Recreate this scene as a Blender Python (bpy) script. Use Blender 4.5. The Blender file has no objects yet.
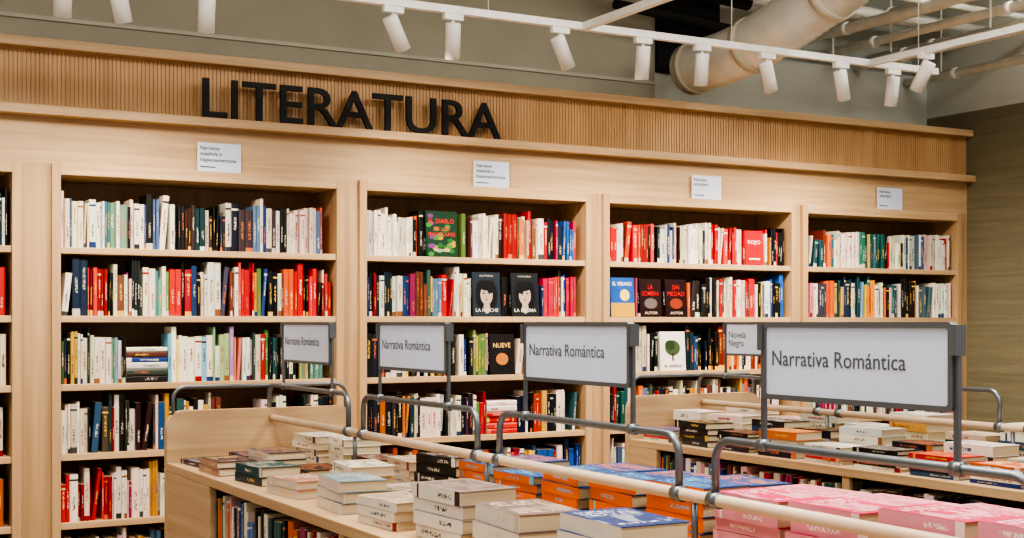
import bpy, math, random
from mathutils import Matrix, Vector
random.seed(7)
R = random.Random(41)
EYE = 1.5
vs_=bpy.context.scene.view_settings
try:
    vs_.view_transform='AgX'; vs_.look='AgX - High Contrast'; vs_.exposure=-.22
except Exception as e: print("look",e)

def lin(c):
    return tuple(((x/255.0)/12.92 if x/255.0 <= 0.04045 else (((x/255.0)+0.055)/1.055)**2.4) for x in c)

# ---------------------------------------------------------------- mesh builder
class MB:
    def __init__(s):
        s.v=[];s.f=[];s.m=[];s.c=[];s.c2=[];s.uv=[];s.sm=[]
    def face(s,pts,mat=0,col=(1,1,1),col2=(1,1,1),uv=None,smooth=False):
        b=len(s.v); s.v.extend([tuple(p) for p in pts]); s.f.append(list(range(b,b+len(pts))))
        s.m.append(mat); s.c.append(col); s.c2.append(col2); s.sm.append(smooth)
        s.uv.append(uv if uv else [(0,0)]*len(pts))
    def box(s,lo,hi,mat=0,col=(1,1,1),M=None,col2=(1,1,1)):
        x0,y0,z0=lo;x1,y1,z1=hi
        P=[Vector(p) for p in [(x0,y0,z0),(x1,y0,z0),(x1,y1,z0),(x0,y1,z0),(x0,y0,z1),(x1,y0,z1),(x1,y1,z1),(x0,y1,z1)]]
        if M is not None: P=[M@p for p in P]
        b=len(s.v); s.v.extend([tuple(p) for p in P])
        for q in [(0,3,2,1),(4,5,6,7),(0,1,5,4),(1,2,6,5),(2,3,7,6),(3,0,4,7)]:
            s.f.append([b+i for i in q]); s.m.append(mat); s.c.append(col); s.c2.append(col2); s.sm.append(False); s.uv.append([(0,0)]*4)
    def lathe(s,prof,M=None,seg=24,mat=0,col=(1,1,1),mats=None):
        """prof: list of (r,z) along local z"""
        M=M or Matrix.Identity(4)
        b=len(s.v)
        for r,z in prof:
            for i in range(seg):
                a=2*math.pi*i/seg
                s.v.append(tuple(M@Vector((r*math.cos(a),r*math.sin(a),z))))
        for k in range(len(prof)-1):
            mm=mats[k] if mats else mat
            for i in range(seg):
                j=(i+1)%seg
                s.f.append([b+k*seg+i,b+k*seg+j,b+(k+1)*seg+j,b+(k+1)*seg+i])
                s.m.append(mm);s.c.append(col);s.c2.append(col);s.sm.append(True);s.uv.append([(0,0)]*4)
    def tube(s,pts,rad,seg=12,mat=0,col=(1,1,1),radii=None,caps=True):
        pts=[Vector(p) for p in pts]; n=len(pts); b=len(s.v)
        up=None
        for k,p in enumerate(pts):
            if k==0: t=pts[1]-pts[0]
            elif k==n-1: t=pts[-1]-pts[-2]
            else: t=pts[k+1]-pts[k-1]
            t.normalize()
            if up is None:
                up=Vector((0,0,1)) if abs(t.z)<0.9 else Vector((1,0,0))
            a=(up-t*up.dot(t)).normalized(); c=t.cross(a); up=a
            r=radii[k] if radii else rad
            for i in range(seg):
                an=2*math.pi*i/seg
                s.v.append(tuple(p+a*math.cos(an)*r+c*math.sin(an)*r))
        for k in range(n-1):
            for i in range(seg):
                j=(i+1)%seg
                s.f.append([b+k*seg+i,b+k*seg+j,b+(k+1)*seg+j,b+(k+1)*seg+i]);s.m.append(mat);s.c.append(col);s.c2.append(col);s.sm.append(True);s.uv.append([(0,0)]*4)
        if caps:
            for k,rev in ((0,True),(n-1,False)):
                idx=[b+k*seg+i for i in range(seg)]
                if rev: idx=idx[::-1]
                s.f.append(idx);s.m.append(mat);s.c.append(col);s.c2.append(col);s.sm.append(False);s.uv.append([(0,0)]*seg)
    def build(s,name,mats,bevel=0,parent=None):
        me=bpy.data.meshes.new(name)
        me.from_pydata(s.v,[],s.f)
        for m in mats: me.materials.append(m)
        me.polygons.foreach_set("material_index",s.m)
        me.polygons.foreach_set("use_smooth",s.sm)
        ca=me.color_attributes.new("Col",'FLOAT_COLOR','CORNER'); cb=me.color_attributes.new("Col2",'FLOAT_COLOR','CORNER')
        A=[];B=[];U=[]
        for f,c,c2,uv in zip(s.f,s.c,s.c2,s.uv):
            for k in range(len(f)):
                A.extend((c[0],c[1],c[2],1.0));B.extend((c2[0],c2[1],c2[2],1.0));U.extend(uv[k])
        ca.data.foreach_set("color",A);cb.data.foreach_set("color",B)
        ul=me.uv_layers.new(name="UVMap"); ul.data.foreach_set("uv",U)
        me.update()
        ob=bpy.data.objects.new(name,me); bpy.context.collection.objects.link(ob)
        if bevel:
            md=ob.modifiers.new("bevel",'BEVEL');md.width=bevel;md.segments=2;md.limit_method='ANGLE'
        if parent: ob.parent=parent
        return ob

_tc={}
def text_geo(body,bold=0.0):
    key=(body,bold)
    if key in _tc: return _tc[key]
    cu=bpy.data.curves.new("tmp_txt",'FONT'); cu.body=body; cu.size=1.0; cu.offset=bold; cu.resolution_u=4
    cu.align_x='CENTER'
    ob=bpy.data.objects.new("tmp_txt",cu); bpy.context.collection.objects.link(ob)
    dg=bpy.context.evaluated_depsgraph_get(); dg.update()
    me=bpy.data.meshes.new_from_object(ob.evaluated_get(dg))
    vs=[tuple(v.co) for v in me.vertices]; fs=[tuple(p.vertices) for p in me.polygons]
    bpy.data.objects.remove(ob); bpy.data.curves.remove(cu); bpy.data.meshes.remove(me)
    xs=[v[0] for v in vs]; ys=[v[1] for v in vs]
    _tc[key]=(vs,fs,min(xs),max(xs),min(ys),max(ys)); return _tc[key]
def add_text(mb,body,M,w=None,h=None,mat=0,col=(0,0,0),bold=0.0,depth=0.0):
    """M maps local (x right,y up,z outward) to world. centred on bbox"""
    vs,fs,x0,x1,y0,y1=text_geo(body,bold)
    sx=(w/(x1-x0)) if w else None; sy=(h/(y1-y0)) if h else None
    if sx is None: sx=sy
    if sy is None: sy=sx
    cx=(x0+x1)/2; cy=(y0+y1)/2
    b=len(mb.v)
    for v in vs: mb.v.append(tuple(M@Vector(((v[0]-cx)*sx,(v[1]-cy)*sy,depth))))
    for f in fs:
        mb.f.append([b+i for i in f]);mb.m.append(mat);mb.c.append(col);mb.c2.append(col);mb.sm.append(False);mb.uv.append([(0,0)]*len(f))
    if depth>0:
        ed={}
        for f in fs:
            for i in range(len(f)):
                a,c=f[i],f[(i+1)%len(f)]
                ed[(a,c)]=1
        b2=len(mb.v)
        for v in vs: mb.v.append(tuple(M@Vector(((v[0]-cx)*sx,(v[1]-cy)*sy,0))))
        for (a,c) in ed:
            if (c,a) not in ed:
                mb.f.append([b+c,b+a,b2+a,b2+c]);mb.m.append(mat);mb.c.append(col);mb.c2.append(col);mb.sm.append(False);mb.uv.append([(0,0)]*4)

def TR(x,y,z): return Matrix.Translation((x,y,z))
def AX(x,y,z,o=(0,0,0)):
    m=Matrix.Identity(4)
    for i,c in enumerate((x,y,z)):
        for j in range(3): m[j][i]=c[j]
    for j in range(3): m[j][3]=o[j]
    return m

# ---------------------------------------------------------------- materials
def new_mat(name):
    m=bpy.data.materials.new(name); m.use_nodes=True
    nt=m.node_tree; b=nt.nodes["Principled BSDF"]
    return m,nt,b
def simple(name,col,rough=0.5,metal=0.0,var=0.06,scale=12,emis=None,es=0):
    m,nt,b=new_mat(name)
    n=nt.nodes.new("ShaderNodeTexNoise"); n.inputs["Scale"].default_value=scale
    tc=nt.nodes.new("ShaderNodeTexCoord"); nt.links.new(tc.outputs["Object"],n.inputs["Vector"])
    r=nt.nodes.new("ShaderNodeValToRGB"); r.color_ramp.elements[0].position=.3; r.color_ramp.elements[1].position=.7
    r.color_ramp.elements[0].color=(*[c*(1-var) for c in col],1); r.color_ramp.elements[1].color=(*[min(1,c*(1+var)) for c in col],1)
    nt.links.new(n.outputs["Fac"],r.inputs["Fac"]); nt.links.new(r.outputs["Color"],b.inputs["Base Color"])
    b.inputs["Roughness"].default_value=rough; b.inputs["Metallic"].default_value=metal
    if emis:
        b.inputs["Emission Color"].default_value=(*emis,1); b.inputs["Emission Strength"].default_value=es
    return m
def wood(name,c1,c2,mapscale,rough=.45):
    m,nt,b=new_mat(name)
    tc=nt.nodes.new("ShaderNodeTexCoord"); mp=nt.nodes.new("ShaderNodeMapping"); mp.inputs["Scale"].default_value=mapscale
    n=nt.nodes.new("ShaderNodeTexNoise"); n.inputs["Scale"].default_value=1; n.inputs["Detail"].default_value=6; n.inputs["Roughness"].default_value=.6; n.inputs["Distortion"].default_value=.4
    r=nt.nodes.new("ShaderNodeValToRGB"); r.color_ramp.elements[0].position=.32; r.color_ramp.elements[1].position=.68
    r.color_ramp.elements[0].color=(*c1,1); r.color_ramp.elements[1].color=(*c2,1)
    L=nt.links.new
    L(tc.outputs["Object"],mp.inputs["Vector"]);L(mp.outputs["Vector"],n.inputs["Vector"]);L(n.outputs["Fac"],r.inputs["Fac"]);L(r.outputs["Color"],b.inputs["Base Color"])
    bp=nt.nodes.new("ShaderNodeBump"); bp.inputs["Strength"].default_value=.08; bp.inputs["Distance"].default_value=.01
    L(n.outputs["Fac"],bp.inputs["Height"]);L(bp.outputs["Normal"],b.inputs["Normal"])
    b.inputs["Roughness"].default_value=rough
    return m
W1=lin((182,150,114)); W2=lin((206,177,140))
wood_x=wood("ash_wood_x",W1,W2,(1.2,22,26))
wood_y=wood("ash_wood_y",W1,W2,(22,1.2,26))
wood_z=wood("ash_wood_z",lin((174,142,106)),lin((196,164,126)),(26,26,1.0))
wood_slat=wood("slat_wood",lin((182,144,102)),lin((204,166,122)),(9,9,1.0))
wood_back=wood("case_back_wood",lin((150,116,82)),lin((170,136,100)),(18,18,1.2))

def attr_mat(name,kind):
    m,nt,b=new_mat(name); N=nt.nodes.new; L=nt.links.new
    a=N("ShaderNodeAttribute");a.attribute_name="Col"; a2=N("ShaderNodeAttribute");a2.attribute_name="Col2"
    def math_(op,x,y=None,z=None):
        n=N("ShaderNodeMath");n.operation=op
        for i,q in enumerate((x,y,z)):
            if q is None: continue
            if isinstance(q,(int,float)): n.inputs[i].default_value=q
            else: L(q,n.inputs[i])
        return n.outputs[0]
    if kind=="plain":
        L(a.outputs["Color"],b.inputs["Base Color"])
    elif kind=="pages":
        tc=N("ShaderNodeTexCoord");mp=N("ShaderNodeMapping");mp.inputs["Scale"].default_value=(3,3,900)
        n=N("ShaderNodeTexNoise");n.inputs["Scale"].default_value=1;L(tc.outputs["Object"],mp.inputs["Vector"]);L(mp.outputs["Vector"],n.inputs["Vector"])
        mx=N("ShaderNodeMix");mx.data_type='RGBA';mx.blend_type='MULTIPLY';mx.inputs[0].default_value=.35
        L(a.outputs["Color"],mx.inputs[6]);L(n.outputs["Fac"],mx.inputs[7]);L(mx.outputs[2],b.inputs["Base Color"])
    else:
        uv=N("ShaderNodeUVMap");uv.uv_map="UVMap";sp=N("ShaderNodeSeparateXYZ");L(uv.outputs["UV"],sp.inputs[0])
        U,V=sp.outputs[0],sp.outputs[1]
        idx=math_('FLOOR',U); u=math_('SUBTRACT',U,idx)
        wn=N("ShaderNodeTexWhiteNoise");wn.noise_dimensions='1D';L(idx,wn.inputs["W"]);rnd=wn.outputs["Value"]
        cb=N("ShaderNodeCombineXYZ")
        if kind=="spine":
            L(math_('MULTIPLY',u,4.5),cb.inputs[0]);L(math_('MULTIPLY',V,46),cb.inputs[1]);L(math_('MULTIPLY',idx,3.7),cb.inputs[2])
            n=N("ShaderNodeTexNoise");n.inputs["Scale"].default_value=1.0;n.inputs["Detail"].default_value=1.0;L(cb.outputs[0],n.inputs["Vector"])
            t=math_('GREATER_THAN',n.outputs["Fac"],.5)
            t=math_('MULTIPLY',t,math_('LESS_THAN',math_('ABSOLUTE',math_('SUBTRACT',u,.5)),.17))
            lo=math_('ADD',math_('MULTIPLY',rnd,.35),.12); hi=math_('ADD',lo,math_('ADD',.22,math_('MULTIPLY',math_('FRACT',math_('MULTIPLY',rnd,7.7)),.25)))
            t=math_('MULTIPLY',t,math_('GREATER_THAN',V,lo)); t=math_('MULTIPLY',t,math_('LESS_THAN',V,hi))
            r2=math_('FRACT',math_('MULTIPLY',rnd,17.3)); 
            bd=math_('MULTIPLY',math_('GREATER_THAN',r2,.72),math_('LESS_THAN',V,math_('MULTIPLY',r2,.13)))
            r3=math_('FRACT',math_('MULTIPLY',rnd,41.7))
            bd2=math_('MULTIPLY',math_('GREATER_THAN',r3,.78),math_('LESS_THAN',math_('ABSOLUTE',math_('SUBTRACT',V,.88)),.02))
            t=math_('MAXIMUM',t,math_('MAXIMUM',bd,bd2))
        else:
            L(math_('MULTIPLY',u,22),cb.inputs[0]);L(math_('MULTIPLY',V,9),cb.inputs[1]);L(math_('MULTIPLY',idx,3.7),cb.inputs[2])
            n=N("ShaderNodeTexNoise");n.inputs["Scale"].default_value=1.0;n.inputs["Detail"].default_value=0;L(cb.outputs[0],n.inputs["Vector"])
            t=math_('GREATER_THAN',n.outputs["Fac"],.5)
            t=math_('MULTIPLY',t,math_('LESS_THAN',math_('ABSOLUTE',math_('SUBTRACT',u,.5)),.4))
            ln=math_('FRACT',math_('MULTIPLY',V,10)); t=math_('MULTIPLY',t,math_('GREATER_THAN',ln,.35))
            zone=math_('MAXIMUM',math_('MULTIPLY',math_('GREATER_THAN',V,.62),math_('LESS_THAN',V,.9)),math_('MULTIPLY',math_('GREATER_THAN',V,.1),math_('LESS_THAN',V,.2)))
            t=math_('MULTIPLY',t,zone)
            n2=N("ShaderNodeTexNoise");n2.inputs["Scale"].default_value=.22;n2.inputs["Detail"].default_value=2;L(cb.outputs[0],n2.inputs["Vector"])
            pic=math_('MULTIPLY',math_('GREATER_THAN',n2.outputs["Fac"],.52),.45)
            pic=math_('MULTIPLY',pic,math_('MULTIPLY',math_('GREATER_THAN',V,.22),math_('LESS_THAN',V,.6)))
            t=math_('MAXIMUM',t,pic)
        mx=N("ShaderNodeMix");mx.data_type='RGBA';L(t,mx.inputs[0]);L(a.outputs["Color"],mx.inputs[6]);L(a2.outputs["Color"],mx.inputs[7]);L(mx.outputs[2],b.inputs["Base Color"])
    b.inputs["Roughness"].default_value=.7 if kind=="pages" else .38
    return m
M_SPINE=attr_mat("book_spine","spine");M_COVER=attr_mat("book_cover","cover");M_PAGE=attr_mat("book_pages","pages");M_PRINT=attr_mat("book_print","plain")
BM=[M_SPINE,M_COVER,M_PAGE,M_PRINT]

steel=simple("brushed_steel",lin((124,130,136)),.38,.8)
frame_grey=simple("sign_frame_grey",lin((106,110,114)),.4,.4)
sign_white=simple("sign_panel_white",lin((204,214,234)),.35,0,.02)
black_letter=simple("black_letter",lin((12,12,13)),.6)
rod_mat=simple("rail_beige",lin((204,182,158)),.4)
white_paint=simple("white_metal",lin((240,240,238)),.4)
upper_wall=simple("upper_wall_paint",lin((164,162,146)),.85,0,.04,3)
plenum_wall=simple("plenum_wall_paint",lin((190,194,186)),.85,0,.05,2)
dark_mat=simple("dark_pipe_and_void_shade",lin((30,30,30)),.9)
ceil_mat=simple("ceiling_paint",lin((206,206,198)),.9,0,.05,2)
duct_mat=simple("duct_skin",lin((220,220,212)),.4,.3,.08,8)
duct_ring=simple("duct_band",lin((196,188,168)),.5)
pipe_mat=simple("pipe_paint",lin((240,240,234)),.5)
olive=wood("olive_wall_panel",lin((112,108,88)),lin((130,125,102)),(20,1.5,30),.6)
floor_mat=wood("floor_vinyl",lin((130,112,92)),lin((156,136,114)),(1.5,14,1),.4)
lens=simple("lamp_lens",(1,.95,.85),.3,0,.0,5,(1,.9,.72),16)
trim_mat=simple("wall_trim",lin((184,182,166)),.7)

# ---------------------------------------------------------------- palettes
PAL={
'white':[((226,220,206),8),((214,204,184),5),((230,226,216),5),((196,190,178),4),((180,50,46),1),((70,96,122),2),((40,40,44),1)],
'red':[((190,28,34),8),((150,24,30),3),((206,64,54),3),((110,20,26),2),((228,218,206),3),((26,24,26),2)],
'dark':[((22,22,26),8),((30,34,50),5),((56,26,30),3),((26,48,56),3),((66,58,52),4),((210,202,188),7),((150,34,36),2),((44,70,110),3),((110,88,50),1),((190,110,50),1)],
'teal':[((30,80,86),5),((46,106,108),3),((100,136,122),3),((34,58,72),4),((216,206,184),7),((190,168,90),2),((20,24,30),3),((64,100,62),1),((100,144,176),2),((160,44,46),1)],
'mixed':[((226,218,202),10),((24,24,28),7),((176,34,38),3),((36,68,120),3),((42,90,88),2),((200,152,64),2),((110,62,46),3),((196,186,166),6),((84,118,150),3),((206,96,46),2),((72,78,84),3),((150,50,92),1),((96,130,76),1),((214,150,156),1),((70,50,84),1)],
'bright':[((216,60,50),3),((232,180,60),3),((60,144,164),3),((230,224,208),4),((110,164,110),1),((216,110,150),2),((46,84,150),3),((232,134,54),2),((24,24,28),2),((116,60,126),1)],
'pastel':[((150,186,142),3),((230,190,96),3),((210,118,108),3),((118,170,202),4),((230,224,208),5),((172,140,188),1),((232,212,140),2),((54,100,144),3),((44,92,88),1)],
'whitered':[((228,220,208),7),((190,32,38),4),((26,24,28),3),((210,200,182),4),((60,86,124),2),((196,144,74),1),((44,92,88),1)],
'blue':[((30,72,146),4),((44,104,170),3),((20,30,66),3),((226,222,212),5),((232,190,64),1),((176,32,60),3),((20,20,24),2),((190,46,42),1)],
'orange':[((226,112,40),4),((234,152,52),2),((222,214,196),4),((120,42,32),2),((20,20,24),3),((44,96,104),2)],
}
def pick(p):
    L=PAL[p]; tot=sum(w for _,w in L); r=R.uniform(0,tot)
    for c,w in L:
        r-=w
        if r<=0: break
    g=R.uniform(-14,10)
    c=tuple(max(4,min(240,x+g+R.uniform(-9,9))) for x in c)
    return lin(c)
def contrast(c):
    l=.3*c[0]+.6*c[1]+.1*c[2]
    if l>.3: return R.choice([lin((50,48,50)),lin((150,20,24)),lin((30,60,110)),lin((70,70,70)),lin((140,90,50))])
    return R.choice([lin((225,220,205)),lin((200,194,180)),lin((218,180,90)),lin((200,110,70))])
IDX=[0]
PG=lin((214,198,168))
def shelf_book(mb,M,T,D,H,col,col2):
    """local: x thickness centre 0, spine at y=0 facing -y, z up"""
    IDX[0]+=1; k=IDX[0]%900
    t=T/2; e=min(.004,T*.2)
    prof=[(-t,e),(-t*.55,0),(t*.55,0),(t,e)]
    us=[0.001,.22,.78,.999]
    def P(x,y,z): return M@Vector((x,y,z))
    for i in range(3):
        a,b=prof[i],prof[i+1]
        mb.face([P(a[0],a[1],0),P(b[0],b[1],0),P(b[0],b[1],H),P(a[0],a[1],H)],0,col,col2,[(k+us[i],0),(k+us[i+1],0),(k+us[i+1],1),(k+us[i],1)])
    mb.face([P(-t,D,0),P(-t,e,0),P(-t,e,H),P(-t,D,H)],3,col)
    mb.face([P(t,e,0),P(t,D,0),P(t,D,H),P(t,e,H)],3,col)
    mb.face([P(t,D,0),P(-t,D,0),P(-t,D,H),P(t,D,H)],2,PG)
    mb.face([P(-t,e,H),P(-t*.55,0,H),P(t*.55,0,H),P(t,e,H)],3,col)
    mb.face([P(-t,e,H),P(t,e,H),P(t,D,H),P(-t,D,H)],2,PG)
    mb.face([P(-t,e,0),P(-t,D,0),P(t,D,0),P(t,e,0)],2,PG)
def cover_book(mb,M,T,D,H,scol,ccol,col2,plain=False):
    IDX[0]+=1; k=IDX[0]%900
    t=T/2; b=.0016
    def P(x,y,z): return M@Vector((x,y,z))
    mb.box((-t,0,0),(-t+b,D,H),3,ccol,M); mb.box((t-b,0,0),(t,D,H),3,ccol,M); mb.box((-t,0,0),(t,b,H),3,scol,M)
    i=.003
    mb.box((-t+b,b,i),(t-b,D-i,H-i),2,PG,M)
    e=.0004
    mb.face([P(-t,-e,0),P(t,-e,0),P(t,-e,H),P(-t,-e,H)],0,scol,col2,[(k+.001,0),(k+.999,0),(k+.999,1),(k+.001,1)])
    if not plain:
        mb.face([P(t+e,0,0),P(t+e,D,0),P(t+e,D,H),P(t+e,0,H)],1,ccol,col2,[(k+.001,0),(k+.999,0),(k+.999,1),(k+.001,1)])

def fill_row(mb,M,x0,x1,segs,depth=.14,hmin=.195,hmax=.26,maxh=.28,skip=(),pile=False):
    x=x0; W=x1-x0
    run=0
    while x<x1-.012:
        f=(x-x0)/W
        pal=segs[-1][1]
        for fe,p in segs:
            if f<fe: pal=p;break
        if run<=0:
            run=R.choice([1,1,1,1,1,1,1,1,2,2,3]); col=pick(pal); c2=contrast(col); H=R.triangular(hmin,hmax,hmin*.4+hmax*.6); T=R.choice([.009,.011,.014,.016,.018,.02,.024,.028,.034])
            if R.random()<.08: H=min(maxh,hmax+.015)
            if R.random()<.06: H=hmin-.015
        run-=1
        T2=T*R.uniform(.85,1.15)
        sk=[s for s in skip if x+T2>s[0] and x<s[1]]
        if sk: x=sk[0][1]+.004; run=0; continue
        if x+T2>x1: break
        if R.random()<.008: x+=R.uniform(.015,.04); continue
        if pile and R.random()<.003 and x+.24<x1 and not [s for s in skip if x+.24>s[0] and x<s[1]]:
            z=0; L=R.uniform(.19,.215)
            for q in range(R.choice([4,5,6])):
                tt=R.uniform(.022,.036); cc=pick(pal)
                mm=M@TR(x+L/2+.004,R.uniform(0,.01),z+tt/2)@AX((0,0,-1),(0,1,0),(1,0,0),(-L/2,0,0))
                shelf_book(mb,mm,tt,depth,L,cc,contrast(cc)); z+=tt+.0008
            x+=L+.008; run=0; continue
        y=R.choice([R.uniform(0,.008),R.uniform(0,.008),R.uniform(0,.03)])
        hh=min(maxh,H*R.uniform(.985,1.015))
        m=M@TR(x+T2/2,y,0)
        if R.random()<.06:
            lean=math.radians(R.uniform(2,8)); off=math.sin(lean)*hh
            if x+T2+off<x1 and not [s for s in skip if x+T2+off>s[0] and x<s[1]]:
                m=M@TR(x+T2/2,y,T2*.5*math.sin(lean))@Matrix.Rotation(lean,4,'Y')
                x+=off
        shelf_book(mb,m,T2,depth,hh,col,c2)
        x+=T2+.0008

# ---------------------------------------------------------------- room
FY=6.64      # face of the bookcase frames
WY=7.04      # back wall plane
XR=7.42
def room_box(name,lo,hi,mat):
    mb=MB(); mb.box(lo,hi); return mb.build(name,[mat])
room_box("floor",(-4,-3,-.1),(XR+.15,WY+.15,0),floor_mat)
room_box("wall_back",(-4,WY,0),(5.0,WY+.15,4.1),upper_wall)
room_box("wall_back_low",(5.0,WY,0),(XR+.15,WY+.15,3.28),plenum_wall)
room_box("wall_plenum",(5.0,WY+.15,3.0),(XR+.3,WY+.3,4.1),plenum_wall)
room_box("ceiling",(-4,-3,4.1),(XR+.3,WY+.3,4.2),ceil_mat)
room_box("wall_right",(XR,.5,0),(XR+.15,WY,2.98),olive)
room_box("wall_right_upper",(XR,.5,2.98),(XR+.15,WY+.15,4.1),plenum_wall)
room_box("trim_1",(-4,WY-.012,3.02),(5.0,WY,3.04),trim_mat)

# bookcases
BAYS=[(-2.02,-.54),(-.43,1.075),(1.213,2.705),(2.795,4.268),(4.350,5.835),(5.888,7.335)]
BT=[1.86,1.53,1.20,.865,.535,.21]   # board tops
HTOP=2.26
for (a,b) in BAYS:
    mb=MB(); s=.042
    mb.box((a,FY,0),(a+s,WY-.02,HTOP),1); mb.box((b-s,FY,0),(b,WY-.02,HTOP),1)
    mb.box((a+s,FY,2.205),(b-s,WY-.02,HTOP),0)
    mb.box((a+s,FY+.01,.0),(b-s,WY-.02,.18),0)
    for z in BT: mb.box((a+s,FY+.012,z-.032),(b-s,WY-.035,z),0)
    mb.box((a+s,WY-.035,.18),(b-s,WY-.02,2.205),2)
    mb.build("bookcase",[wood_x,wood_z,wood_back],.0025)

# wall panelling around cases
mb=MB()
mb.box((-4,FY+.03,HTOP+.0),(XR,WY,2.48))
prev=-4
for (a,b) in BAYS+[(XR,XR)]:
    if a>prev+.001: mb.box((prev,FY+.03,0),(a,WY,HTOP),1)
    prev=b
mb.build("trim_2",[wood_x,wood_z])
mb=MB(); mb.box((-4,FY-.05,2.48),(XR,WY,2.525)); mb.build("trim_3",[wood_x],.003)
mb=MB(); mb.box((-4,FY-.03,2.80),(XR,WY,2.845)); mb.build("trim_4",[wood_x],.003)
mb=MB(); mb.box((-4,FY+.035,2.525),(XR,WY,2.80))
x=-4+.004
while x<XR-.02:
    mb.box((x,FY+.0305,2.525),(x+.015,FY+.036,2.80)); x+=.02
mb.build("trim_5",[wood_slat])

# LITERATURA
mb=MB()
M=AX((1,0,0),(0,0,1),(0,-1,0),(1.933+.848,FY-.026,2.5255+.099))
add_text(mb,"LITERATURA",M,w=1.70,h=.198,bold=.006,depth=.018)
mb.build("lettering_sign",[black_letter])

# small cards above the bays
cards=[("Narrativa\nespañola e\nhispanoamericana",2.03),("Narrativa\nespañola e\nhispanoamericana",3.598),("Narrativa\nextranjera",5.113),("Narrativa\nextranjera",6.66),("Poesía\ny teatro",.4)]
for i,(t,cx) in enumerate(cards):
    mb=MB(); mb.box((cx-.113,FY+.006,HTOP),(cx+.113,FY+.014,HTOP+.145),0)
    lines=t.split("\n")
    for j,l in enumerate(lines):
        vs=text_geo(l,.015); w=(vs[3]-vs[2])*.026
        add_text(mb,l,AX((1,0,0),(0,0,1),(0,-1,0),(cx-.098+w/2,FY+.0055,HTOP+.118-j*.031)),w=w,mat=1,bold=.015)
    mb.box((cx-.098,FY+.0052,HTOP+.02),(cx-.02,FY+.0058,HTOP+.025),1)
    mb.build("category_card",[sign_white,black_letter])

# ---------------------------------------------------------------- books on shelves
Bspec={
0:[[(1,'mixed')]]*6,
1:[[(.5,'white'),(1,'dark')],[(.6,'mixed'),(1,'red')],[(.7,'dark'),(1,'teal')],[(1,'whitered')],[(.5,'mixed'),(1,'dark')],[(1,'mixed')]],
2:[[(.14,'white'),(.24,'teal'),(.42,'mixed'),(.66,'dark'),(.78,'mixed'),(.88,'dark'),(1,'white')],
   [(.08,'blue'),(.14,'red'),(.3,'mixed'),(.42,'bright'),(.52,'dark'),(.6,'mixed'),(.68,'red'),(.84,'mixed'),(1,'red')],
   [(.2,'teal'),(.36,'mixed'),(.66,'pastel'),(.8,'mixed'),(1,'teal')],
   [(.08,'white'),(.3,'dark'),(.6,'mixed'),(1,'dark')],
   [(.15,'red'),(.5,'mixed'),(1,'dark')],[(1,'mixed')]],
3:[[(.18,'white'),(.45,'mixed'),(.6,'white'),(.68,'red'),(.85,'mixed'),(1,'blue')],
   [(.15,'dark'),(.3,'mixed'),(.5,'whitered'),(.8,'mixed'),(1,'blue')],
   [(.4,'dark'),(.6,'mixed'),(1,'dark')],
   [(.3,'dark'),(.5,'mixed'),(.62,'red'),(.8,'blue'),(1,'whitered')],
   [(.5,'mixed'),(1,'blue')],[(1,'mixed')]],
4:[[(.26,'red'),(.38,'dark'),(.56,'white'),(.72,'red'),(1,'whitered')],
   [(.45,'mixed'),(.6,'dark'),(.8,'whitered'),(1,'blue')],
   [(.3,'mixed'),(.6,'dark'),(1,'orange')],[(1,'mixed')],[(.5,'white'),(1,'dark')],[(1,'mixed')]],
5:[[(.1,'teal'),(.2,'orange'),(.32,'white'),(.5,'teal'),(.7,'mixed'),(1,'white')],
   [(.15,'mixed'),(.4,'teal'),(.55,'orange'),(.75,'mixed'),(1,'white')],
   [(.5,'white'),(1,'mixed')],[(1,'mixed')],[(1,'dark')],[(1,'mixed')]]}
skips={(3,0):[(3.20,3.42)],(3,1):[(3.49,3.68),(3.74,3.93)],(3,2):[(3.60,3.77)],
       (4,0):[(5.44,5.60)],(4,1):[(4.42,4.60),(4.63,4.80),(4.82,4.99)],(4,2):[(4.78,4.98)],(5,2):[(6.3,6.5)]}
for bi,(a,b) in enumerate(BAYS):
    mb=MB()
    for ri,z in enumerate(BT):
        end=b-.05-R.choice([0,0,0,.02,.05])
        fill_row(mb,TR(0,FY+.035,z+.0005),a+.05,end,Bspec[bi][ri],skip=skips.get((bi,ri),()),pile=True)
    mb.build("shelved_books",BM)

def face_out(x0,x1,z,h,cov,items,scol=None):
    mb=MB(); w=x1-x0
    T=.03
    M=TR(0,FY+.05,z+.0012)@Matrix.Rotation(math.radians(-4),4,'X')@AX((0,-1,0),(1,0,0),(0,0,1),(x0,0,0))
    cover_book(mb,M,T,w,h,lin(scol or cov),lin(cov),(1,1,1),plain=True)
    F=M@AX((0,1,0),(0,0,1),(1,0,0),(T/2+.0006,w/2,h/2))
    for it in items:
        if it[0]=='t':
            _,s,cx,cy,ww,hh,c=it
            add_text(mb,s,F@TR(cx*w,cy*h,.0008),w=ww*w,h=hh*h,mat=3,col=lin(c),bold=.01)
        elif it[0]=='e':
            cx,cy,rx,ry,c=it[1:6]; zz=it[6] if len(it)>6 else .0001
            mb.face([F@Vector((cx*w+rx*w*math.cos(q*math.pi/10),cy*h+ry*h*math.sin(q*math.pi/10),zz)) for q in range(20)],3,lin(c))
        elif it[0]=='r':
            _,xa,ya,xb,yb,c=it
            mb.face([F@Vector((p[0]*w,p[1]*h,.0001)) for p in ((xa,ya),(xb,ya),(xb,yb),(xa,yb))],3,lin(c))
    mb.build("display_book",BM)
gr=[('e',R.uniform(-.42,.42),R.uniform(-.45,.45),.09,.05,R.choice([(40,110,50),(70,140,60),(120,60,130),(200,150,50),(20,70,50)]),.0001+.00002*q) for q in range(26)]
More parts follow.
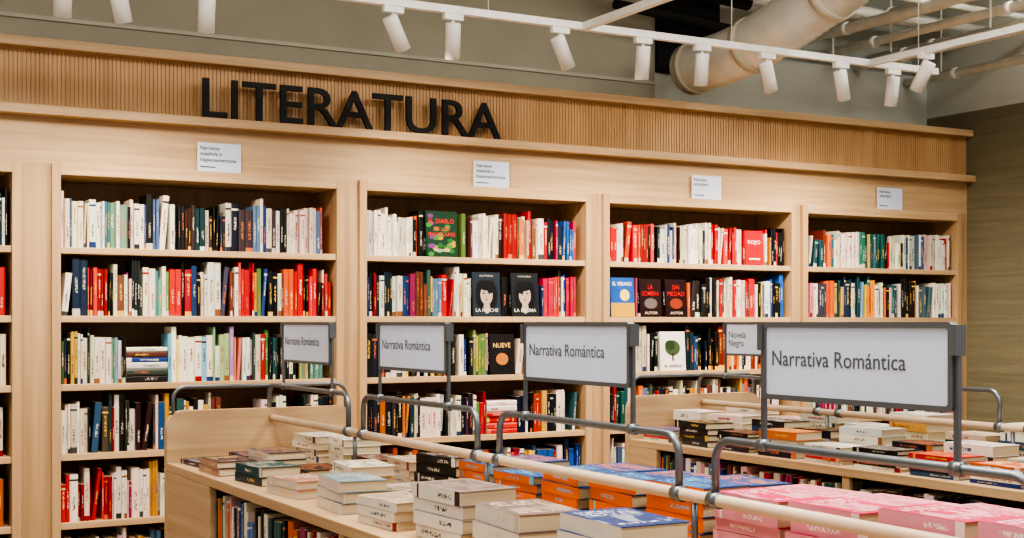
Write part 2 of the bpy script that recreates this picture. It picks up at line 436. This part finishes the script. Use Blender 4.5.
face_out(3.205,3.40,1.86,.255,(18,60,38),gr+[('t',"EL DIABLO",0,.28,.8,.1,(222,40,48)),('t',"DE LOS\nMANGLARES",0,.05,.86,.2,(222,40,48)),('t',"NOVELA",0,-.36,.5,.06,(230,220,200))])
def girl(x0,bg,title,s,tc):
    sk=(176,156,146)
    it=[('e',-.18,-.02,.2,.34,(14,14,18),.0001),('e',.18,-.02,.2,.34,(14,14,18),.00012),('e',0,-.3,.12,.14,sk,.00015),('e',0,-.02,.22,.22,sk,.0002),('e',0,.2,.27,.12,(14,14,18),.00025),('e',.14*s,.12,.12,.1,(14,14,18),.00026),
        ('e',-.09,.02,.05,.015,(40,50,60),.0003),('e',.09,.02,.05,.015,(40,50,60),.0003),('e',-.09,.055,.06,.006,(30,26,26),.0003),('e',.09,.055,.06,.006,(30,26,26),.0003),('e',.01,-.05,.02,.02,(150,122,112),.0003),('e',0,-.12,.05,.014,(150,40,44),.0003),
        ('t',title,0,-.36,.8,.08,tc),('t',"AUTORA",0,.42,.5,.04,(190,188,180))]
    face_out(x0,x0+.18,1.53,.25,bg,it)
girl(3.495,(36,46,58),"LA NOCHE",1,(214,210,200)); girl(3.745,(30,34,40),"LA BRUMA",-1,(214,210,200))
face_out(3.605,3.765,1.20,.23,(26,22,24),[('t',"NUEVE",0,.22,.7,.12,(232,190,120)),('e',0,-.12,.25,.15,(190,120,60))])
face_out(5.445,5.59,1.86,.22,(190,24,30),[('t',"ROJO",0,.15,.7,.14,(240,235,225)),('r',-.3,-.35,.3,-.3,(240,235,225))])
face_out(4.425,4.595,1.53,.235,(36,92,170),[('r',-.5,-.5,.5,-.15,(206,160,60)),('e',.1,.05,.2,.15,(240,210,120)),('t',"EL VERANO",0,.34,.8,.1,(240,235,225))])
for xa,tt,ec in ((4.635,"LA\nSOMBRA",(110,100,96)),(4.825,"SIN\nPIEDAD",(150,60,40))):
    face_out(xa,xa+.16,1.53,.23,(40,16,20),[('t',tt,0,.2,.8,.3,(196,40,44)),('e',0,-.15,.3,.14,ec),('t',"AUTOR",0,-.4,.6,.07,(220,200,180))])
face_out(4.785,4.975,1.20,.24,(226,224,216),[('e',0,.08,.3,.2,(70,90,60)),('e',-.1,.15,.2,.13,(50,70,44),.0002),('r',-.03,-.25,.03,-.05,(60,44,34)),('t',"EL ARBOL",0,-.38,.7,.07,(40,40,40))])
face_out(6.305,6.49,1.20,.23,(40,60,90),[('t',"MAR",0,.2,.6,.15,(235,230,215)),('e',0,-.15,.3,.12,(200,180,150))])

# ---------------------------------------------------------------- island tables
TZ=.933
letter_grey=simple("sign_letter_grey",lin((84,90,102)),.5)
def arc_pts(c,r,a0,a1,ax,n=6):
    out=[]
    for i in range(n+1):
        a=a0+(a1-a0)*i/n
        out.append(Vector(c)+Vector(ax[0])*r*math.cos(a)+Vector(ax[1])*r*math.sin(a))
    return out
def u_tube(mb,p0,p1,zb,zt,rad=.0095,r=.05,mat=0):
    p0=Vector((p0[0],p0[1],0));p1=Vector((p1[0],p1[1],0)); d=(p1-p0).normalized(); Z=Vector((0,0,1))
    pts=[p0+Z*zb]
    pts+=arc_pts(p0+d*r+Z*(zt-r),r,math.pi,math.pi/2,(d,Z))
    pts+=arc_pts(p1-d*r+Z*(zt-r),r,math.pi/2,0,(d,Z))
    pts+=[p1+Z*zb]
    mb.tube(pts,rad,12,mat)
def end_panel(mb,x0,x1,y0,y1,zt,r=.07,mat=0):
    pr=[(x0,0),(x1,0)]
    for i in range(7):
        a=math.pi/2*i/6; pr.append((x1-r+r*math.cos(a),zt-r+r*math.sin(a)))
    for i in range(7):
        a=math.pi/2+math.pi/2*i/6; pr.append((x0+r+r*math.cos(a),zt-r+r*math.sin(a)))
    mb.face([(p[0],y0,p[1]) for p in pr],mat); mb.face([(p[0],y1,p[1]) for p in pr][::-1],mat)
    n=len(pr)
    for i in range(n):
        a,b=pr[i],pr[(i+1)%n]; mb.face([(a[0],y1,a[1]),(b[0],y1,b[1]),(b[0],y0,b[1]),(a[0],y0,a[1])],mat)
SHZ=(.655,.335)
def island(x0,x1,xr,yn,yf,stile,seedp):
    root=bpy.data.objects.new("book_display_table",None); bpy.context.collection.objects.link(root)
    mb=MB()
    mb.box((x0,yn,TZ-.035),(x1,yf-.04,TZ))
    mb.box((xr-.015,yn+.04,.1),(xr+.015,yf-.04,TZ-.035))
    for z in SHZ: mb.box((x0+.01,yn+.04,z-.025),(x1-.01,yf-.04,z))
    mb.box((x0+.03,yn+.04,0),(x1-.03,yf-.04,.1))
    for xa in (x0,x1-.03): mb.box((xa,yf-stile,0),(xa+.03,yf-.04,TZ-.035))
    y=yf-stile-1.25
    while y>yn+.3:
        for xa in (x0+.01,x1-.03): mb.box((xa,y-.02,.1),(xa+.02,y+.02,TZ-.035))
        y-=1.25
    mb.build("table_body",[wood_y],.003,root)
    mb=MB(); end_panel(mb,x0,x1,yf-.04,yf,1.14); end_panel(mb,x0,x1,yn,yn+.04,1.14); mb.build("end_panels",[wood_x],0,root)
    mb=MB(); mb.tube([(xr,yn-.01,1.10),(xr,yf+.02,1.10)],.0145,20); mb.build("rail",[rod_mat],0,root)
    mb=MB()
    u_tube(mb,(x0+.03,yf-.02),(x1-.03,yf-.02),1.12,1.235,.008)
    k=0
    br=[]
    while True:
        a=5.43-1.007*k; b=a-.88
        if b<yn: break
        u_tube(mb,(xr,a-.01),(xr,b),1.10,1.237); br.append((a,b))
        for yy in (a-.01,b):
            mb.lathe([(.001,-.016),(.019,-.016),(.019,.016),(.001,.016)],AX((1,0,0),(0,0,1),(0,-1,0),(xr,yy,1.10)),18)
        k+=1
    for k in range(len(br)):
        yy=br[k][1]-.06
        mb.tube([(xr,yy,TZ),(xr,yy,1.10)],.008,10)
    mb.build("brackets",[steel],0,root)
    return root,br
def sign(x,yc,zb,zt,L,txt,root):
    t=.009
    mb=MB()
    y0,y1=yc-L/2,yc+L/2
    def rr(inset,r):
        a0,a1=y0+inset,y1-inset; b0,b1=zb+inset,zt-inset; out=[]
        for (cy,cz,s) in ((a1-r,b1-r,0),(a0+r,b1-r,1),(a0+r,b0+r,2),(a1-r,b0+r,3)):
            for i in range(5):
                an=s*math.pi/2+math.pi/2*i/4; out.append((cy+r*math.cos(an),cz+r*math.sin(an)))
        return out
    O=rr(0,.012); I=rr(.011,.006)
    n=len(O)
    for sx in (-1,1):
        xo=x+sx*t; xi=x+sx*(t-.003)
        for i in range(n):
            j=(i+1)%n
            q=[(xo,*O[i]),(xo,*O[j]),(xo,*I[j]),(xo,*I[i])]; mb.face(q if sx>0 else q[::-1],0)
            q=[(xo,*I[i]),(xo,*I[j]),(xi,*I[j]),(xi,*I[i])]; mb.face(q if sx>0 else q[::-1],0)
        q=[(xi,*p) for p in I]; mb.face(q if sx>0 else q[::-1],1)
    for i in range(n):
        j=(i+1)%n; mb.face([(x-t,*O[i]),(x-t,*O[j]),(x+t,*O[j]),(x+t,*O[i])],0)
    lines=txt.split("\n")
    for sx in (-1,1):
        for li,l in enumerate(lines):
            g=text_geo(l,.004); sc=.0455; w=(g[3]-g[2])*sc
            st=(L/2-.03-w/2)
            right=(0,-1,0) if sx<0 else (0,1,0); out=(-1,0,0) if sx<0 else (1,0,0)
            yy=yc+st if sx<0 else yc-st
            add_text(mb,l,AX(right,(0,0,1),out,(x+sx*(t-.0022),yy,(zb+zt)/2+(.006 if len(lines)==1 else .02-.045*li))),w=w,mat=2,bold=.004)
    for yy in (y0-.004,y1+.004):
        mb.box((x-.004,yy-.006,1.237),(x+.004,yy+.006,zt-.012),3)
        mb.box((x-.013,yy-.008,zt-.06),(x+.013,yy+.008,zt-.005),3)
        mb.lathe([(.001,-.012),(.014,-.012),(.014,.012),(.001,.012)],AX((1,0,0),(0,0,1),(0,-1,0),(x,yy,1.237)),14,3)
    mb.build("category_sign",[frame_grey,sign_white,letter_grey,steel],0,root)
r1,br1=island(1.43,2.24,1.87,.85,5.43,.62,0)
for yc in (4.975,4.0,2.99,1.967): sign(1.87,yc,1.337,1.50,.522,"Narrativa Romántica",r1)
r2,br2=island(3.68,4.49,4.12,.85,5.43,.26,0)
sign(4.12,4.94,1.337,1.50,.522,"Novela\nNegra",r2)

for (x0,x1,st) in ((1.43,2.24,.62),(3.68,4.49,.26)):
    mb=MB()
    for z in SHZ:
        ys=5.43-st-.02
        M=AX((0,-1,0),(1,0,0),(0,0,1),(x0+.014,ys,z+.0005))
        sk=[]
        q=1.25
        while q<ys-.9: sk.append((q-.05,q+.02)); q+=1.25
        fill_row(mb,M,0,ys-.95,[(.3,'mixed'),(.5,'dark'),(.8,'mixed'),(1,'dark')],maxh=.232,hmin=.18,hmax=.232,skip=sk)
        M=AX((0,1,0),(-1,0,0),(0,0,1),(x1-.035,.95,z+.0005))
        fill_row(mb,M,0,ys-.95,[(1,'mixed')],maxh=.232,hmin=.18,hmax=.232)
    mb.build("shelved_books",BM)

# ---------------------------------------------------------------- stacks on the tables
def stack(xc,yc,heights,pal=None,scol=None,ccol=None,col2=None,D=.15,L=.225,rot=0,jit=2.5,z0=TZ):
    mb=MB(); z=z0+.0005
    for i,T in enumerate(heights):
        c=lin(ccol) if ccol else pick(pal); s=lin(scol) if scol else c
        k2=lin(col2) if col2 else contrast(c)
        dx,dy=R.uniform(-.005,.005),R.uniform(-.006,.006); a=math.radians(rot+R.uniform(-jit,jit))
        M=TR(xc+dx,yc+dy,z+T/2)@Matrix.Rotation(a,4,'Z')@AX((0,0,1),(1,0,0),(0,1,0),(-D/2,-L/2,0))
        cover_book(mb,M,T,D,L,s,c,k2)
        z+=T+.0012
    mb.build("book_stack",BM)
def hs(tot,n): 
    return [tot/n*R.uniform(.9,1.1) for _ in range(n)]
CR=(222,214,198); 
# table 1 left half
stack(1.56,5.23,[.018],pal='dark',rot=3); stack(1.73,5.20,[.02,.018],pal='blue',rot=-4)
stack(1.54,4.92,hs(.05,2),ccol=(60,40,60),scol=(180,140,120),col2=(230,200,120))
stack(1.71,4.86,hs(.08,3),ccol=(70,66,80),scol=(206,196,180),col2=(220,160,90))
stack(1.57,4.56,hs(.06,2),pal='teal',rot=4); stack(1.73,4.50,hs(.05,2),pal='mixed')
stack(1.55,4.17,hs(.055,2),ccol=(170,120,100),scol=(206,190,170),rot=5); stack(1.74,4.12,hs(.09,3),ccol=CR,rot=-5)
stack(1.57,3.78,hs(.09,3),ccol=(110,140,150),scol=(216,206,190),rot=-3); stack(1.75,3.76,hs(.06,2),ccol=(140,120,110),scol=CR)
stack(1.56,3.42,hs(.075,3),ccol=(190,166,140),scol=CR,rot=3); stack(1.74,3.36,hs(.05,2),pal='mixed',rot=-4)
stack(1.60,3.10,hs(.135,4),ccol=(150,136,128),scol=(224,216,204),col2=(70,50,54),D=.17,L=.25,rot=2)
stack(1.60,2.77,hs(.115,3),ccol=(126,108,104),scol=(222,212,198),col2=(210,190,170),D=.17,L=.25,rot=-2)
stack(1.62,2.40,hs(.14,4),ccol=(30,64,120),scol=(222,214,200),D=.17,L=.25,col2=(200,206,214))
stack(1.60,2.05,hs(.10,3),ccol=CR,D=.17,L=.25); stack(1.6,1.7,hs(.1,3),pal='mixed'); stack(1.6,1.35,hs(.1,3),pal='red')
# table 1 right half
stack(2.02,5.20,hs(.10,4),ccol=CR,rot=4); stack(2.04,4.90,hs(.11,4),pal='white',rot=-6)
stack(2.03,4.60,hs(.06,2),ccol=(96,40,36),rot=5); stack(2.03,4.30,hs(.08,3),ccol=(214,200,180),rot=-4)
stack(2.02,4.0,hs(.12,4),ccol=(30,28,32),scol=(36,32,34),col2=(220,215,205),rot=8)
for i,(y,t) in enumerate(((3.68,.13),(3.42,.12),(3.16,.15),(2.90,.16),(2.64,.17))):
    stack(2.0,y,hs(t,5),ccol=(16,76,140),scol=(236,112,24),col2=(110,190,226),rot=R.uniform(-5,5),D=.145,L=.22)
    stack(2.16,y+.02,hs(t*.95,5),ccol=(16,76,140),scol=(236,112,24),col2=(240,130,50),rot=R.uniform(-5,5),D=.14,L=.22)
for i,(y,t) in enumerate(((2.37,.16),(2.11,.18),(1.85,.19),(1.59,.2),(1.33,.2))):
    stack(2.0,y,hs(t,6),ccol=(214,50,100),scol=(226,150,168),col2=(244,220,224),rot=R.uniform(-4,4),D=.145,L=.22)
    stack(2.16,y+.02,hs(t,6),ccol=(230,150,170),scol=(226,150,168),col2=(190,16,60),rot=R.uniform(-4,4),D=.14,L=.22)
# table 2
y=5.22; i=0
while y>1.2:
    stack(3.80,y,hs(R.uniform(.05,.12),R.choice([3,4,5])),pal=R.choice(['white','mixed','whitered','dark']),rot=R.uniform(-6,6))
    stack(3.98,y+R.uniform(-.02,.02),hs(R.uniform(.07,.14),R.choice([3,4,5])),pal=R.choice(['white','white','whitered','dark']),rot=R.uniform(-6,6))
    stack(4.29,y+R.uniform(-.02,.02),hs(R.uniform(.09,.17),R.choice([4,5])),pal=R.choice(['white','whitered','mixed']),rot=R.uniform(-6,6))
    y-=.285

# ---------------------------------------------------------------- track lighting
TY=5.76; TRZ=3.0
def track(lo,hi,wires):
    mb=MB(); mb.box(lo,hi)
    for (x,y) in wires: mb.tube([(x,y,TRZ+.018),(x,y,4.1)],.003,6)
    mb.build("lighting_track",[white_paint])
track((-2.5,TY-.018,TRZ-.018),(6.15,TY+.018,TRZ+.018),[(x,TY) for x in (-2,-.3,1.4,3.1,4.6,6.0)])
for xx in (-1.2,3.65,5.61): track((xx-.018,-.5,TRZ-.018),(xx+.018,TY-.018,TRZ+.018),[(xx,y) for y in (0,2,4)])
track((1.7-.018,-.5,TRZ-.018),(1.7+.018,4.2,TRZ+.018),[(1.7,y) for y in (0,2,4)])  # added track, out of view, carrying extra table spots
def spot(x,y,dx,dy,energy=45,size=110,light=True):
    mb=MB()
    z=TRZ-.018
    mb.box((x-.05,y-.015,z-.03),(x+.05,y+.015,z))
    mb.tube([(x,y,z-.03),(x,y,z-.085)],.008,10)
    d=Vector((dx,dy,-1)).normalized()
    q=Vector((0,0,1)).rotation_difference(d).to_matrix().to_4x4()
    M=TR(x,y,z-.09)@q
    mb.lathe([(.001,-.045),(.034,-.045),(.037,-.04),(.037,.125),(.033,.125),(.031,.112),(.001,.112)],M,24,mats=[0,0,0,0,0,1])
    ob=mb.build("track_spotlight",[white_paint,lens])
    if light:
        l=bpy.data.lights.new("spot_lamp",'SPOT'); l.energy=energy; l.spot_size=math.radians(size); l.spot_blend=1; l.color=(1,.87,.7); l.shadow_soft_size=.03
        lo=bpy.data.objects.new("spot_lamp",l); bpy.context.collection.objects.link(lo)
        p=M@Vector((0,0,.135)); lo.location=p; lo.rotation_euler=d.to_track_quat('-Z','Y').to_euler(); lo.parent=ob
for x,dx,dy in ((-1.6,0,.45),(-.3,0,.45),(1.096,.05,.35),(1.321,.25,.2),(1.704,.05,.3),(2.592,.62,.25),(2.907,.15,.35),(3.509,.65,.25),(4.016,.1,.25),(4.399,.12,.25),(4.846,.5,.25),(5.389,.45,.25),(5.794,.1,.25)):
    spot(x,TY,dx,dy,64,125)
spot(5.61,5.33,-.1,.6,64,125)
for x,y in ((1.7,3.9),(1.7,2.7),(1.7,1.5),(3.65,3.8),(3.65,2.3),(5.61,3.6)):
    spot(x,y,.05,-.05,72,110)  # extra spots added out of view to light the tables
# added fill lights, dressed as ceiling panels out of view
fill_panel_em=simple("fill_panel_glow",(1,.98,.94),.5,0,0,5,(1,.95,.88),6)
for (x,y) in ((-1.2,3.6),(1.2,3.0),(3.9,3.6),(6.5,4.2),(1.2,.5),(4.5,.5)):
    mb=MB(); mb.box((x-.62,y-.32,4.06),(x+.62,y+.32,4.1),0); mb.face([(x-.6,y-.3,4.0595),(x-.6,y+.3,4.0595),(x+.6,y+.3,4.0595),(x+.6,y-.3,4.0595)],1)
    ob=mb.build("added_fill_panel",[white_paint,fill_panel_em])
    l=bpy.data.lights.new("fill_lamp",'AREA'); l.shape='RECTANGLE'; l.size=1.2; l.size_y=.6; l.energy=62; l.color=(1,.95,.88)
    lo=bpy.data.objects.new("fill_lamp",l); bpy.context.collection.objects.link(lo); lo.location=(x,y,4.05); lo.parent=ob

# ---------------------------------------------------------------- duct and pipes
def catmull(P,n=14):
    P=[Vector(p) for p in P]; out=[]
    Q=[2*P[0]-P[1]]+P+[2*P[-1]-P[-2]]
    for i in range(1,len(Q)-2):
        for k in range(n):
            t=k/n
            out.append(.5*((2*Q[i])+(-Q[i-1]+Q[i+1])*t+(2*Q[i-1]-5*Q[i]+4*Q[i+1]-Q[i+2])*t*t+(-Q[i-1]+3*Q[i]-3*Q[i+1]+Q[i+2])*t**3))
    out.append(P[-1]); return out
mb=MB()
pts=catmull([(5.04,6.72,3.07),(5.04,6.2,3.10),(5.08,5.6,3.26),(5.12,4.9,3.5),(5.14,3.9,3.66),(5.14,1.5,3.7)],24)
rad=[.15+(.009 if k%2==0 else 0) for k in range(len(pts))]
mb.tube(pts,.15,28,0,radii=rad)
for k in (2,26,50,74): mb.tube([pts[k],pts[k+1],pts[k+2]],.165,28,1)
mb.build("air_duct",[duct_mat,duct_ring])
mb=MB()
for x,z,r in ((6.2,3.42,.035),(6.45,3.36,.03),(6.72,3.30,.04),(6.98,3.40,.025),(7.2,3.22,.03),(6.6,3.55,.05),(5.8,3.5,.03),(6.0,3.62,.04)):
    mb.tube([(x,WY+.13,z),(x,.6,z)] if z>3.33 else [(x,WY-.02,z),(x,.6,z)],r,14)
    yy=6.6
    while yy>1: 
        mb.tube([(x,yy,z),(x,yy-.04,z)],r+.008,14); yy-=1.1
for y,z,r in ((6.5,3.52,.03),(5.9,3.46,.02),(6.85,3.62,.05)):
    mb.tube([(5.25,y,z),(XR,y,z)],r,12)
for x in (6.2,6.72,7.2):
    for y in (6.7,5.4,4.0): mb.tube([(x,y,3.2),(x,y,4.1)],.006,6)
mb.build("ceiling_pipes",[pipe_mat])
mb=MB(); mb.box((5.001,WY-.03,3.1),(5.5,WY-.001,4.09)); mb.tube([(4.4,6.6,3.58),(5.4,6.6,3.50)],.05,14); mb.tube([(4.5,6.75,3.42),(5.4,6.75,3.36)],.03,12)  # box paints the shaded void dark; the tubes are pipes
mb.build("insulated_pipe_and_void_shade",[dark_mat])

# ---------------------------------------------------------------- world, camera
w=bpy.data.worlds.new("World"); bpy.context.scene.world=w; w.use_nodes=True
w.node_tree.nodes["Background"].inputs[0].default_value=(1,.94,.87,1); w.node_tree.nodes["Background"].inputs[1].default_value=.58
cam=bpy.data.cameras.new("camera"); co=bpy.data.objects.new("camera",cam); bpy.context.collection.objects.link(co)
co.location=(0,0,EYE); co.rotation_euler=(math.radians(90),0,math.radians(-29.3))
cam.sensor_width=36; cam.lens=36*1340/1024; cam.shift_y=53/1024; cam.clip_start=.05
cam.dof.use_dof=False
bpy.context.scene.camera=co
